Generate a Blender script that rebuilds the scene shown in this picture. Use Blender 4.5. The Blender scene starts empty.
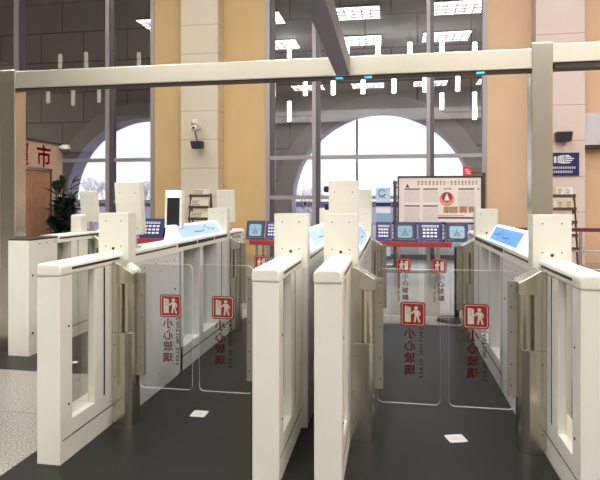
import bpy, bmesh, math, random
from mathutils import Vector, Matrix
random.seed(7)
S = bpy.context.scene
C = S.collection
DG = bpy.context.evaluated_depsgraph_get

# ---------------------------------------------------------------- camera
H, F, YAW = 1.4, 540.0, math.radians(9.57)
ca, sa = math.cos(YAW), math.sin(YAW)
cam = bpy.data.objects.new('camera', bpy.data.cameras.new('camera'))
C.objects.link(cam)
cam.location = (0, 0, H)
cam.rotation_euler = (math.pi/2, 0, YAW)
cam.data.lens = F/600*36
cam.data.sensor_width = 36
cam.data.shift_y = -40/600
cam.data.clip_start = 0.05
cam.data.clip_end = 400
S.camera = cam

def at(px, py, Y):
    """point of the plane at depth Y that the pixel looks at"""
    t = (px-300)/F
    X = Y*(t*ca-sa)/(ca+t*sa)
    d = -X*sa+Y*ca
    return X, H-(py-200)*d/F

# ---------------------------------------------------------------- materials
def lin(c):
    return tuple(((v/255)/12.92 if v/255 <= .04045 else ((v/255+.055)/1.055)**2.4) for v in c)

MATS = {}
def mat(name, rgb, rough=.5, metal=0, emit=None, es=0, spec=.5, noise=0, nscale=40, bump=0):
    m = bpy.data.materials.new(name); m.use_nodes = True
    nt = m.node_tree; b = nt.nodes['Principled BSDF']
    col = (*lin(rgb), 1)
    b.inputs['Base Color'].default_value = col
    b.inputs['Roughness'].default_value = rough
    b.inputs['Metallic'].default_value = metal
    b.inputs['Specular IOR Level'].default_value = spec
    if emit:
        b.inputs['Emission Color'].default_value = (*lin(emit), 1)
        b.inputs['Emission Strength'].default_value = es
    if noise or bump:
        tc = nt.nodes.new('ShaderNodeTexCoord'); n = nt.nodes.new('ShaderNodeTexNoise')
        n.inputs['Scale'].default_value = nscale; n.inputs['Detail'].default_value = 4
        nt.links.new(tc.outputs['Object'], n.inputs['Vector'])
        if noise:
            r = nt.nodes.new('ShaderNodeMapRange')
            r.inputs['From Min'].default_value = .3; r.inputs['From Max'].default_value = .7
            r.inputs['To Min'].default_value = 1-noise; r.inputs['To Max'].default_value = 1+noise
            nt.links.new(n.outputs['Fac'], r.inputs['Value'])
            mx = nt.nodes.new('ShaderNodeVectorMath'); mx.operation = 'SCALE'
            mx.inputs[0].default_value = col[:3]
            nt.links.new(r.outputs[0], mx.inputs['Scale'])
            nt.links.new(mx.outputs[0], b.inputs['Base Color'])
        if bump:
            bp = nt.nodes.new('ShaderNodeBump'); bp.inputs['Strength'].default_value = bump
            nt.links.new(n.outputs['Fac'], bp.inputs['Height']); nt.links.new(bp.outputs[0], b.inputs['Normal'])
    MATS[name] = m
    return m

def glassy(name, tint, refl, rough=0.0, fres=0.0):
    """thin clear sheet: part transparent, part mirror"""
    m = bpy.data.materials.new(name); m.use_nodes = True
    nt = m.node_tree; nt.nodes.remove(nt.nodes['Principled BSDF'])
    out = nt.nodes['Material Output']
    tr = nt.nodes.new('ShaderNodeBsdfTransparent'); tr.inputs[0].default_value = (*tint, 1)
    gl = nt.nodes.new('ShaderNodeBsdfGlossy'); gl.inputs['Roughness'].default_value = rough
    mx = nt.nodes.new('ShaderNodeMixShader')
    lw = nt.nodes.new('ShaderNodeLayerWeight'); lw.inputs['Blend'].default_value = .35
    mr = nt.nodes.new('ShaderNodeMapRange')
    mr.inputs['To Min'].default_value = refl; mr.inputs['To Max'].default_value = min(1, refl+fres)
    nt.links.new(lw.outputs['Fresnel'], mr.inputs['Value'])
    nt.links.new(mr.outputs[0], mx.inputs[0])
    nt.links.new(tr.outputs[0], mx.inputs[1]); nt.links.new(gl.outputs[0], mx.inputs[2])
    nt.links.new(mx.outputs[0], out.inputs[0])
    MATS[name] = m
    return m

def steel(name, rgb, rough, axis='Z'):
    m = mat(name, rgb, rough, 1.0)
    b = m.node_tree.nodes['Principled BSDF']
    tg = m.node_tree.nodes.new('ShaderNodeTangent'); tg.direction_type = 'RADIAL'; tg.axis = axis
    m.node_tree.links.new(tg.outputs[0], b.inputs['Tangent'])
    b.inputs['Anisotropic'].default_value = .15
    return m

def jointed(name, rgb, joint, pitch, z0=0.0, lw=.018, vary=.03, horiz=None):
    """stone cladding with joints every `pitch` metres of height (and `horiz` along x)"""
    m = mat(name, rgb, .45)
    nt = m.node_tree; b = nt.nodes['Principled BSDF']
    tc = nt.nodes.new('ShaderNodeTexCoord')
    if horiz:
        mp = nt.nodes.new('ShaderNodeMapping')
        mp.inputs['Rotation'].default_value = (-math.pi/2, 0, 0)
        br = nt.nodes.new('ShaderNodeTexBrick')
        br.inputs['Scale'].default_value = 1
        br.inputs['Brick Width'].default_value = horiz; br.inputs['Row Height'].default_value = pitch
        br.inputs['Mortar Size'].default_value = lw
        br.inputs['Color1'].default_value = (*lin(rgb), 1)
        br.inputs['Color2'].default_value = (*[v*(1+vary*3) for v in lin(rgb)], 1)
        br.inputs['Mortar'].default_value = (*lin(joint), 1)
        nt.links.new(tc.outputs['Object'], mp.inputs['Vector']); nt.links.new(mp.outputs[0], br.inputs['Vector'])
        nt.links.new(br.outputs['Color'], b.inputs['Base Color'])
        return m
    sp = nt.nodes.new('ShaderNodeSeparateXYZ'); nt.links.new(tc.outputs['Object'], sp.inputs[0])
    a = nt.nodes.new('ShaderNodeMath'); a.operation = 'SUBTRACT'; a.inputs[1].default_value = z0
    mo = nt.nodes.new('ShaderNodeMath'); mo.operation = 'FLOORED_MODULO'; mo.inputs[1].default_value = pitch
    lt = nt.nodes.new('ShaderNodeMath'); lt.operation = 'LESS_THAN'; lt.inputs[1].default_value = lw
    mx = nt.nodes.new('ShaderNodeMix'); mx.data_type = 'RGBA'
    n = nt.nodes.new('ShaderNodeTexNoise'); n.inputs['Scale'].default_value = 1.2; n.inputs['Detail'].default_value = 6
    nt.links.new(tc.outputs['Object'], n.inputs['Vector'])
    c2 = nt.nodes.new('ShaderNodeMix'); c2.data_type = 'RGBA'
    c2.inputs['A'].default_value = (*[v*(1-vary) for v in lin(rgb)], 1); c2.inputs['B'].default_value = (*[v*(1+vary) for v in lin(rgb)], 1)
    nt.links.new(n.outputs['Fac'], c2.inputs['Factor'])
    nt.links.new(sp.outputs['Z'], a.inputs[0]); nt.links.new(a.outputs[0], mo.inputs[0]); nt.links.new(mo.outputs[0], lt.inputs[0])
    nt.links.new(lt.outputs[0], mx.inputs['Factor']); nt.links.new(c2.outputs['Result'], mx.inputs['A'])
    mx.inputs['B'].default_value = (*lin(joint), 1)
    nt.links.new(mx.outputs['Result'], b.inputs['Base Color'])
    return m

WHITE = mat('cream_powder_coat', (236, 232, 218), .38)
GREY = mat('pale_grey_panel', (212, 209, 204), .4)
BLACK = mat('black_plastic', (22, 21, 24), .4)
SCREW = mat('dark_screw', (70, 66, 60), .4, .6)
STEEL = steel('brushed_steel', (212, 207, 190), .22)
STEELX = steel('brushed_beam_steel', (236, 229, 208), .30, 'X')
STEELD = steel('dark_beam_steel', (120, 118, 124), .4, 'X')
STRIP = mat('clamp_alloy', (158, 150, 136), .45, .35)
DARKTRIM = mat('dark_trim', (66, 56, 50), .5)
PADDLE = glassy('paddle_glass', (.94, .95, .94), .02, 0, .14)
EDGE = mat('glass_edge', (205, 212, 206), .3)
CABGLASS = glassy('cabinet_glass', (.90, .92, .89), .04, 0, .2)
WINGLASS = glassy('window_glass', (.80, .80, .82), .20, 0, .4)
RED = mat('sign_red', (168, 28, 30), .45)
SIGNWHITE = mat('sign_white', (238, 226, 214), .5)
LETTERDARK = mat('sign_grey_lettering', (105, 40, 38), .5)
TAN = mat('tan_wall', (214, 182, 128), .7, noise=.03, nscale=1.5)
TANP = mat('pinkish_tan_wall', (224, 190, 154), .7, noise=.03, nscale=1.5)
STONE = jointed('beige_stone', (218, 205, 182), (188, 164, 132), .70, .07)
STONEP = jointed('pink_stone', (226, 208, 197), (190, 160, 148), .78, .35)
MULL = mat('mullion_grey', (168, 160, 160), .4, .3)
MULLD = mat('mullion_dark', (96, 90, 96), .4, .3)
ARCADE = jointed('arcade_stone', (172, 163, 154), (72, 66, 62), 1.0, horiz=1.55, lw=.03, vary=.05)
REVEAL_SKYLIT = mat('arcade_reveal_skylit', (176, 176, 196), .6)  # bluish tint carries the sky light on the arch reveal in its colour
RING = mat('archivolt_stone', (206, 200, 198), .6, noise=.04, nscale=2)
NAVY = mat('navy', (30, 30, 96), .45)
NAVYD = mat('dark_navy', (30, 36, 70), .4)
SCREEN = mat('pale_screen', (120, 160, 180), .2, emit=(130, 172, 190), es=.05)
MARK = mat('white_marks', (236, 236, 242), .5)
REDTOP = mat('red_tabletop', (172, 54, 58), .4)
WOOD = mat('reddish_wood', (184, 132, 102), .5, noise=.12, nscale=6)
KIOSK = mat('kiosk_panel', (206, 176, 154), .6, noise=.04, nscale=3)
SIGNRED = mat('shop_sign_red', (238, 50, 42), .45)
LEAF = mat('dark_leaf', (36, 54, 40), .4, noise=.25, nscale=8)
POT = mat('brown_pot', (96, 70, 56), .5)
PAPER = mat('paper', (226, 220, 206), .7)
BROWN = mat('brown_metal', (92, 70, 56), .45, .3)
MAROON = mat('maroon_rail', (104, 44, 46), .35)
CHROME = mat('chrome', (205, 205, 205), .2, 1)
LIGHTBOX = mat('lit_panel_border', (232, 242, 250), .4, emit=(224, 240, 252), es=.30)
LIGHTBLUE = mat('lit_panel_pale_blue', (176, 206, 238), .3, emit=(176, 208, 242), es=.12)
LIGHTDEEP = mat('lit_panel_sky_blue', (84, 160, 220), .3, emit=(60, 150, 225), es=.16)
INK = mat('lit_panel_ink', (60, 70, 150), .4)
LAMP = mat('lamp_diffuser', (255, 252, 244), .5, emit=(252, 253, 255), es=6.8)
TUBE = mat('lit_tube', (255, 255, 255), .5, emit=(255, 255, 255), es=12)
TUBEGLOW = mat('unlit_tube_added_glow', (214, 204, 186), .5, emit=(214, 204, 186), es=.8)  # switched-off tubes given a faint glow so their reflections show
LED = mat('scanner_light', (255, 255, 255), .4, emit=(255, 255, 250), es=5)
CEIL = mat('ceiling_grey', (188, 186, 182), .7)
REAR = mat('rear_wall', (176, 173, 170), .7)
SIDE = mat('side_wall', (214, 208, 198), .7)
FASCIA = mat('white_fascia', (240, 240, 238), .6)

def floor_mats():
    m = mat('speckled_granite', (196, 189, 174), .24, spec=.42)
    nt = m.node_tree; b = nt.nodes['Principled BSDF']
    tc = nt.nodes.new('ShaderNodeTexCoord')
    v = nt.nodes.new('ShaderNodeTexNoise'); v.inputs['Scale'].default_value = 110; v.inputs['Detail'].default_value = 3
    cr = nt.nodes.new('ShaderNodeValToRGB')
    cr.color_ramp.elements[0].position = .36; cr.color_ramp.elements[0].color = (*lin((112, 106, 94)), 1)
    cr.color_ramp.elements[1].position = .6; cr.color_ramp.elements[1].color = (*lin((176, 171, 160)), 1)
    nt.links.new(tc.outputs['Object'], v.inputs['Vector']); nt.links.new(v.outputs['Fac'], cr.inputs[0])
    br = nt.nodes.new('ShaderNodeTexBrick'); br.offset = 0
    br.inputs['Scale'].default_value = 1; br.inputs['Brick Width'].default_value = .8; br.inputs['Row Height'].default_value = .8
    br.inputs['Mortar Size'].default_value = .003
    br.inputs['Color1'].default_value = br.inputs['Color2'].default_value = (1, 1, 1, 1); br.inputs['Mortar'].default_value = (.6, .58, .55, 1)
    nt.links.new(tc.outputs['Object'], br.inputs['Vector'])
    mx = nt.nodes.new('ShaderNodeMix'); mx.data_type = 'RGBA'; mx.blend_type = 'MULTIPLY'; mx.inputs['Factor'].default_value = 1
    nt.links.new(cr.outputs[0], mx.inputs['A']); nt.links.new(br.outputs['Color'], mx.inputs['B'])
    nt.links.new(mx.outputs['Result'], b.inputs['Base Color'])
    d = mat('dark_stone_floor', (32, 32, 31), .38, noise=.07, nscale=30, spec=.3)
    return m, d
GRANITE, DARKFLOOR = floor_mats()

# ---------------------------------------------------------------- mesh helpers
class MB:
    def __init__(self):
        self.v, self.f, self.mi = [], [], []
    def add(self, vs, fs, m=0):
        o = len(self.v); self.v += [tuple(p) for p in vs]
        for f in fs:
            self.f.append([o+i for i in f]); self.mi.append(m)
        return self
    def box(self, x0, x1, y0, y1, z0, z1, m=0):
        if x0 > x1: x0, x1 = x1, x0
        vs = [(x0, y0, z0), (x1, y0, z0), (x1, y1, z0), (x0, y1, z0), (x0, y0, z1), (x1, y0, z1), (x1, y1, z1), (x0, y1, z1)]
        return self.add(vs, [(0, 3, 2, 1), (4, 5, 6, 7), (0, 1, 5, 4), (1, 2, 6, 5), (2, 3, 7, 6), (3, 0, 4, 7)], m)
    def prism(self, prof, axis, a, b, m=0, mcap=None):
        """prof: 2-D outline; axis 'x': (y,z), 'y': (x,z), 'z': (x,y); extruded from a to b"""
        def P(p, k):
            return {'x': (k, p[0], p[1]), 'y': (p[0], k, p[1]), 'z': (p[0], p[1], k)}[axis]
        n = len(prof)
        self.add([P(p, a) for p in prof]+[P(p, b) for p in prof], [(i, (i+1) % n, n+(i+1) % n, n+i) for i in range(n)], m)
        o = len(self.v)-2*n
        for f in (list(range(n))[::-1], list(range(n, 2*n))):
            self.f.append([o+i for i in f]); self.mi.append(m if mcap is None else mcap)
        return self
    def cyl(self, p0, p1, r0, r1=None, n=16, m=0):
        r1 = r0 if r1 is None else r1
        p0, p1 = Vector(p0), Vector(p1); d = (p1-p0).normalized()
        u = d.orthogonal().normalized(); w = d.cross(u)
        vs = []
        for p, r in ((p0, r0), (p1, r1)):
            for i in range(n):
                a = 2*math.pi*i/n
                vs.append(p+u*(r*math.cos(a))+w*(r*math.sin(a)))
        return self.add(vs, [(i, (i+1) % n, n+(i+1) % n, n+i) for i in range(n)]+[tuple(range(n))[::-1], tuple(range(n, 2*n))], m)
    def ball(self, c, r, m=0, nu=14, nv=8, sz=1):
        vs, fs = [], []
        for j in range(nv+1):
            t = math.pi*j/nv
            for i in range(nu):
                a = 2*math.pi*i/nu
                vs.append((c[0]+r*math.sin(t)*math.cos(a), c[1]+r*math.sin(t)*math.sin(a), c[2]+r*sz*math.cos(t)))
        for j in range(nv):
            for i in range(nu):
                fs.append((j*nu+i, (j+1)*nu+i, (j+1)*nu+(i+1) % nu, j*nu+(i+1) % nu))
        return self.add(vs, fs, m)
    def mesh(self, mesh, M, m=0):
        return self.add([M @ v.co for v in mesh.vertices], [tuple(p.vertices) for p in mesh.polygons], m)
    def xf(self, M):
        self.v = [tuple(M @ Vector(p)) for p in self.v]; return self
    def build(self, name, mats, parent=None, bevel=0, seg=2, smooth=False, org=None):
        o0 = Vector(org) if org is not None else (world(parent) if parent else Vector((0, 0, 0)))
        me = bpy.data.meshes.new(name)
        me.from_pydata([tuple(Vector(p)-o0) for p in self.v], [], self.f)
        mats = mats if isinstance(mats, (list, tuple)) else [mats]
        for m in mats: me.materials.append(m)
        for p, k in zip(me.polygons, self.mi): p.material_index = k
        bm = bmesh.new(); bm.from_mesh(me)
        bmesh.ops.remove_doubles(bm, verts=bm.verts, dist=1e-6)
        bmesh.ops.recalc_face_normals(bm, faces=bm.faces)
        bm.to_mesh(me); bm.free()
        o = bpy.data.objects.new(name, me); C.objects.link(o)
        if parent: o.parent = parent
        elif org is not None: o.location = o0
        if bevel:
            b = o.modifiers.new('bevel', 'BEVEL'); b.width = bevel; b.segments = seg; b.limit_method = 'ANGLE'
            b.angle_limit = math.radians(40); b.use_clamp_overlap = True
        if smooth or bevel:
            for p in me.polygons: p.use_smooth = smooth
        return o

def world(o):
    v = Vector((0, 0, 0))
    while o is not None:
        v += o.location; o = o.parent
    return v

def thing(name, label, cat, loc=(0, 0, 0), group=None):
    o = bpy.data.objects.new(name, None); C.objects.link(o)
    o.empty_display_size = .1
    o.location = loc; tag(o, label, cat, group)
    return o
def tag(o, label, cat, group=None):
    o['label'] = label; o['category'] = cat
    if group: o['group'] = group
    return o
def struct(o):
    o['kind'] = 'structure'; return o

_txt = {}
def text_mesh(s, bold=0.0):
    if s not in _txt:
        c = bpy.data.curves.new('lettering', 'FONT'); c.body = s; c.align_x = 'CENTER'; c.resolution_u = 3
        o = bpy.data.objects.new('lettering', c); C.objects.link(o)
        bpy.context.view_layer.update()
        me = bpy.data.meshes.new_from_object(o.evaluated_get(DG()))
        bpy.data.objects.remove(o)
        xs = [v.co.x for v in me.vertices]; ys = [v.co.y for v in me.vertices]
        cx, cy = (min(xs)+max(xs))/2, (min(ys)+max(ys))/2
        w, h = max(xs)-min(xs), max(ys)-min(ys)
        for v in me.vertices: v.co.x -= cx; v.co.y -= cy
        _txt[s] = (me, w, h)
    return _txt[s]
def put_text(mb, s, c, right, up, w=None, h=None, m=0):
    """flat lettering centred on c; right and up are its directions"""
    me, tw, th = text_mesh(s)
    sx = (w/tw) if w else (h/th); sy = (h/th) if h else sx
    r, u = Vector(right)*sx, Vector(up)*sy; n = Vector(right).cross(Vector(up))
    M = Matrix(((r.x, u.x, n.x, c[0]), (r.y, u.y, n.y, c[1]), (r.z, u.z, n.z, c[2]), (0, 0, 0, 1)))
    k = .018 if ord(s[0]) > 255 else .03
    for dx, dy in ((-k, 0), (k, 0), (0, -k), (0, k)):
        mb.mesh(me, Matrix.Translation(r*dx+u*dy) @ M, m)
    return mb
def poly2(mb, pts, c, right, up, m=0, off=0):
    r, u = Vector(right), Vector(up); n = r.cross(u)
    vs = [Vector(c)+r*p[0]+u*p[1]+n*off for p in pts]
    return mb.add(vs, [tuple(range(len(vs)))], m)
def rrect(w, h, r, n=5):
    out = []
    for cx, cy, a0 in ((w/2-r, h/2-r, 0), (-w/2+r, h/2-r, 90), (-w/2+r, -h/2+r, 180), (w/2-r, -h/2+r, 270)):
        for i in range(n+1):
            a = math.radians(a0+90*i/n); out.append((cx+r*math.cos(a), cy+r*math.sin(a)))
    return out

# ---------------------------------------------------------------- setting: floor, walls, ceiling
XL, XR, YR, YB, ZC = -21.0, 12.0, -12.0, 13.0, 9.0
struct(MB().box(XL, XR, YR, YB+.25, -.15, 0).build('floor', GRANITE))
DK = MB()
DK.add([(-1.95, -1.5, .003), (1.35, -1.5, .003), (1.35, 6.2, .003), (-4.4, 6.2, .003), (-4.4, 4.0, .003), (-1.95, 4.0, .003)], [(0, 1, 2, 3, 4, 5)])
struct(DK.build('floor_2', DARKFLOOR))
struct(MB().box(XL-.1, XR+.1, YR, YB+.3, ZC, ZC+.2).build('ceiling', CEIL))
struct(MB().box(XL-.2, XL, YR, YB+.3, -.15, ZC).build('wall_left', SIDE))
struct(MB().box(XR, XR+.2, YR, YB+.3, -.15, ZC).build('wall_right', TANP))
struct(MB().box(XL-.2, XR+.2, YR-.2, YR, -.15, ZC).build('wall_rear', REAR))
struct(MB().box(XL, XR, YR, YR+.35, 6.9, 7.7).build('trim_1', FASCIA))

w1l, w1r = at(-60, 0, YB)[0], at(154.5, 0, YB)[0]
w2l, w2r = at(266, 0, YB)[0], at(487, 0, YB)[0]
pil_l, pil_r = at(181, 0, 12.6)[0], at(218, 0, 12.6)[0]
pr_l, pr_r = at(536, 0, 12.6)[0], at(585, 0, 12.6)[0]
mid = (w1r+w2l)/2
struct(MB().box(XL, w1l, YB, YB+.25, 0, ZC).box(w1r, w2l, YB, YB+.25, 0, ZC).build('wall_back', TAN))
struct(MB().box(w2r, XR, YB, YB+.25, 0, ZC).build('wall_back_2', TANP))
struct(MB().box(pil_l, pil_r, 12.6, YB, 0, ZC).build('trim_2', STONE))
struct(MB().box(pr_l, pr_r, 12.6, YB, 0, ZC).build('trim_3', STONEP))
# pale lintel band and recessed doorway right of the pink pilaster
lx1 = at(640, 0, 12.75)[0]
zl0, zl1 = at(590, 145, 12.75)[1], at(590, 113, 12.75)[1]
struct(MB().box(pr_r, lx1, 12.7, YB, zl0, zl1).box(pr_r, lx1, 12.72, YB, zl0-.07, zl0, 1).build('trim_4', [mat('pale_lintel', (212, 206, 212), .5), DARKTRIM]))

def window(name, x0, x1, mull, zt, zb, right_jamb_dark=False):
    mb = MB()
    mb.box(x0, x0+.10, YB-.03, YB+.12, 0, ZC, 0).box(x1-.10, x1, YB-.03, YB+.12, 0, ZC, 0)
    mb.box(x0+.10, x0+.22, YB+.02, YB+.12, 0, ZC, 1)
    for xm, wd in mull:
        mb.box(xm-wd/2, xm+wd*.1, YB-.06, YB+.12, 0, ZC, 0)
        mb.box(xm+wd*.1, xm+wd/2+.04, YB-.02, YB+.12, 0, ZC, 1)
    for z in (zt, zb, zt+4.6):
        mb.box(x0, x1, YB-.01, YB+.11, z-.045, z+.045, 0)
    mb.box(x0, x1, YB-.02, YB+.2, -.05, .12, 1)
    f = struct(mb.build(name, [MULL, MULLD]))
    xs = [x0]+[m for m, _ in mull]+[x1]
    for a, b in zip(xs, xs[1:]):
        struct(MB().box(a, b, YB+.045, YB+.055, 0, ZC).build('window_pane', WINGLASS, f))
ztr, zbt = at(300, 157.5, YB)[1], at(290, 197.5, YB)[1]
window('window_1', w1l, w1r, [(at(19, 0, YB)[0], .22), (at(109.5, 0, YB)[0], .17)], ztr, zbt-.1)
window('window_2', w2l, w2r, [(at(315.5, 0, YB)[0], .15), (at(429.5, 0, YB)[0], .13)], ztr, zbt)

# ---------------------------------------------------------------- outside: arcade, ground
YA, TA, RA = 16.5, .65, 2.71
cx1, cx2 = at(151.5, 0, YA+TA)[0], at(381, 0, YA+TA)[0]
pitch = cx2-cx1
arc_n = 28
def arcade():
    mb = MB(); zs, zt = 1.34, 8.2
    for cx in (cx1-pitch, cx1, cx2, cx2+pitch):
        xa, xb = cx-pitch/2, cx+pitch/2
        prof = [(cx-RA, -.2)]+[(cx-RA*math.cos(math.pi*i/arc_n), zs+RA*math.sin(math.pi*i/arc_n)) for i in range(arc_n+1)]+[(cx+RA, -.2)]
        for y in (YA, YA+TA):
            mb.add([(xa, y, -.2), (cx-RA, y, -.2), (cx-RA, y, zt), (xa, y, zt)], [(0, 1, 2, 3)])
            mb.add([(cx+RA, y, -.2), (xb, y, -.2), (xb, y, zt), (cx+RA, y, zt)], [(0, 1, 2, 3)])
            for (p, q) in zip(prof[1:-1], prof[2:-1]):
                mb.add([(p[0], y, p[1]), (q[0], y, q[1]), (q[0], y, zt), (p[0], y, zt)], [(0, 1, 2, 3)])
        for p, q in zip(prof, prof[1:]):
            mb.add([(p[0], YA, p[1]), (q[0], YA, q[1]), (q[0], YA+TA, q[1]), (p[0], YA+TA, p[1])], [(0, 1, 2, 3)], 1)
        R2 = RA+.52
        for i in range(arc_n):
            a, b = math.pi*i/arc_n, math.pi*(i+1)/arc_n
            ring = lambda r, t, y: (cx-r*math.cos(t), y, zs+r*math.sin(t))
            mb.add([ring(RA, a, YA-.05), ring(RA, b, YA-.05), ring(R2, b, YA-.05), ring(R2, a, YA-.05)], [(0, 1, 2, 3)], 2)
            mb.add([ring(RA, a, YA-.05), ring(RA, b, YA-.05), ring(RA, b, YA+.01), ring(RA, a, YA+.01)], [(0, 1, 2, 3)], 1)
            mb.add([ring(R2, a, YA-.05), ring(R2, b, YA-.05), ring(R2, b, YA+.01), ring(R2, a, YA+.01)], [(0, 1, 2, 3)], 2)
        for s in (-1, 1):
            mb.box(cx+s*RA, cx+s*R2, YA-.05, YA+.01, -.2, zs, 2)
    # thin glazing bar and rail inside the middle arch
    xb_ = at(357, 0, YA+.5)[0]
    mb.box(xb_-.03, xb_+.03, YA+.45, YA+.53, 0, 3.98, 3)
    return struct(mb.build('wall_arcade', [ARCADE, REVEAL_SKYLIT, RING, MULLD]))
arcade()
struct(MB().box(-24, 16, YB+.25, YA+TA, 8.0, 8.3).build('shade_slab_arcade', REAR))  # unseen slab added to keep the arcade wall in shade
PAVE = mat('outdoor_paving', (150, 150, 156), .8, noise=.08, nscale=2)
struct(MB().box(-90, 90, YB+.26, 120, -.3, -.12).build('ground_outside', PAVE))

YF = 38.0
x0f, x1f = at(20, 0, YF)[0]-8, at(560, 0, YF)[0]+8
zf = lambda y: at(300, y, YF)[1]
hb = thing('site_hoarding', 'long navy and white hoarding outdoors seen through the arches, below the bare shrubs', 'fence', ((x0f+x1f)/2, YF, -.12))
MB().box(x0f, x1f, YF, YF+.08, zf(207), zf(201.5)).build('navy_panel', NAVY, hb)
MB().box(x0f, x1f, YF+.01, YF+.07, -.12, zf(207)).build('white_panel', mat('hoarding_white', (200, 202, 214), .6), hb)

TWIG = mat('bare_twigs', (172, 162, 160), .8)
def shrub(px, py_top, Y, spread, label, seed):
    rnd = random.Random(seed)
    X, zt = at(px, py_top, Y)
    r = thing('bare_shrub', label, 'shrub', (X, Y, -.12), 'bare winter shrubs outside')
    mb = MB()
    def branch(p, d, L, rad, depth):
        q = p+d*L
        mb.cyl(p, q, rad, rad*.7, 5)
        if depth == 0: return
        for _ in range(3 if depth > 1 else 3):
            nd = (d+Vector((rnd.uniform(-.7, .7), rnd.uniform(-.4, .4), rnd.uniform(-.1, .5)))).normalized()
            branch(q, nd, L*rnd.uniform(.5, .8), rad*.62, depth-1)
    hgt = zt+.12
    for k in range(4):
        x = X+rnd.uniform(-spread, spread)
        branch(Vector((x, Y+rnd.uniform(-.3, .3), -.12)), Vector((rnd.uniform(-.25, .25), 0, 1)).normalized(), hgt*.38, .026, 4)
    mb.build('branches', TWIG, r)
shrub(102, 180, 30, .8, 'bare grey winter shrub outdoors, seen beside the potted plant through the left window', 3)
shrub(146, 181, 30, .6, 'bare grey winter shrub outdoors at the right end of the left window', 4)
shrub(309, 187, 30, .4, 'bare grey winter shrub outdoors at the left foot of the middle arch', 5)

# small red placard stuck on the glass
pxa, pza = at(463, 166.5, 12.99); pxb, pzb = at(472, 177.5, 12.99)
rp = thing('window_placard', 'small square red placard on the glass at the right end of the middle window', 'placard', ((pxa+pxb)/2, 12.99, (pza+pzb)/2))
MB().box(pxa, pxb, 12.985, 13.04, pzb, pza).build('placard_sheet', mat('placard_red', (226, 60, 66), .5), rp, bevel=.01)
rm = MB(); pcx, pcz, pw = (pxa+pxb)/2, (pza+pzb)/2, pxb-pxa
for a, b, q in ((-.3, .1, .22), (-.25, .3, .02), (-.1, .28, -.2)): rm.box(pcx+a*pw, pcx+b*pw, 12.9835, 12.9855, pcz+q*pw, pcz+q*pw+.022)
rm.build('placard_print', MARK, rp)

# ---------------------------------------------------------------- hall lamps (they light the hall; they show as reflections)
for ix, x in enumerate((-9.5, -5.5, -1.5, 2.5, 6.5, 10.2)):
    for iy, y in enumerate((-9.8, -6.4, -3.0, .4, 4.2, 8.6)):
        l = thing('ceiling_light', 'square white light panel set in the hall ceiling high above the gates', 'ceiling light', (x, y, ZC), 'ceiling light panels')
        MB().box(x-1.1, x+1.1, y-.75, y+.75, ZC-.06, ZC).build('light_frame', MULL, l)
        MB().box(x-1.04, x+1.04, y-.69, y+.69, ZC-.075, ZC-.055).build('diffuser', LAMP, l)
        lv = MB()
        for k in range(1, 6): lv.box(x-1.04+k*.3467-.02, x-1.04+k*.3467+.02, y-.69, y+.69, ZC-.13, ZC-.075)
        for k in range(1, 4): lv.box(x-1.04, x+1.04, y-.69+k*.345-.02, y-.69+k*.345+.02, ZC-.13, ZC-.075)
        lv.build('louver_grid', MULL, l)
def pendant(px, py0, py1, lit=True, y=0.0):
    X, z1 = at(px, py0, 26.0-y); z0 = at(px, py1, 26.0-y)[1]
    z1 = min(z1, ZC-.15)
    lab = 'slim lit tube lamp hanging upright from the hall ceiling, mirrored in the middle window' if lit else \
          'unlit tube with added glow hanging upright from the hall ceiling, mirrored in the left window'
    l = thing('pendant_tube', lab, 'pendant lamp', (X, y, z0), 'lit tube pendants' if lit else 'unlit tube pendants with added glow')
    MB().cyl((X, y, z0), (X, y, z1), .10, n=12).build('tube', TUBE if lit else TUBEGLOW, l)
    MB().cyl((X, y, z1), (X, y, ZC), .012, n=6).build('cable', BLACK, l)
for px in (273, 305, 333, 363, 394, 425, 458): pendant(px, 81-(px-273)*.03, 96-(px-273)*.03)
for px in (289, 347, 378, 410, 442, 475): pendant(px, 42, 57, y=1.2)
for px, a, b in ((289, 101, 121), (442, 93, 109), (475, 92, 119)): pendant(px, a, b, y=-1.2)
for px, a, b in ((47, 88, 103), (72, 88, 105), (98, 88, 102)): pendant(px, a, b, False)
for px, a, b in ((59, 54, 68), (85, 52, 67), (138, 52, 68)): pendant(px, a, b, False, 1.2)

# ---------------------------------------------------------------- the gate rows
YN0, YN1, YM1, YF1 = 2.59, 3.27, 5.5, 6.18    # narrow end, main body, far narrow end
ZT = 1.065
def cap_profile(x0, x1, z0, z1, r=.028, n=5):
    out = [(x0, z0), (x1, z0)]
    for i in range(n+1):
        a = math.pi/2*i/n; out.append((x1-r+r*math.cos(a), z1-r+r*math.sin(a)))
    for i in range(n+1):
        a = math.pi/2+math.pi/2*i/n; out.append((x0+r+r*math.cos(a), z1-r+r*math.sin(a)))
    return out

def frame_run(mb, x0, x1, y0, y1, stiles, zt=.995, zb=.20, base=0.0):
    """open framed bay between y0 and y1: bottom rail with groove, stiles"""
    mb.box(x0+.0008, x1-.0008, y0+.05, y1-.05, base, zb)
    mb.box(x0-.001, x1+.001, y0+.02, y1-.02, .118, .128, 1)
    ends = (min(a for a, b in stiles), max(b for a, b in stiles))
    for a, b in stiles: mb.box(x0, x1, a, b, base if (a == ends[0] or b == ends[1]) else zb, zt)
    if ends[0] > y0+.001: mb.box(x0, x1, y0, y0+.06, base, zb)

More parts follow.
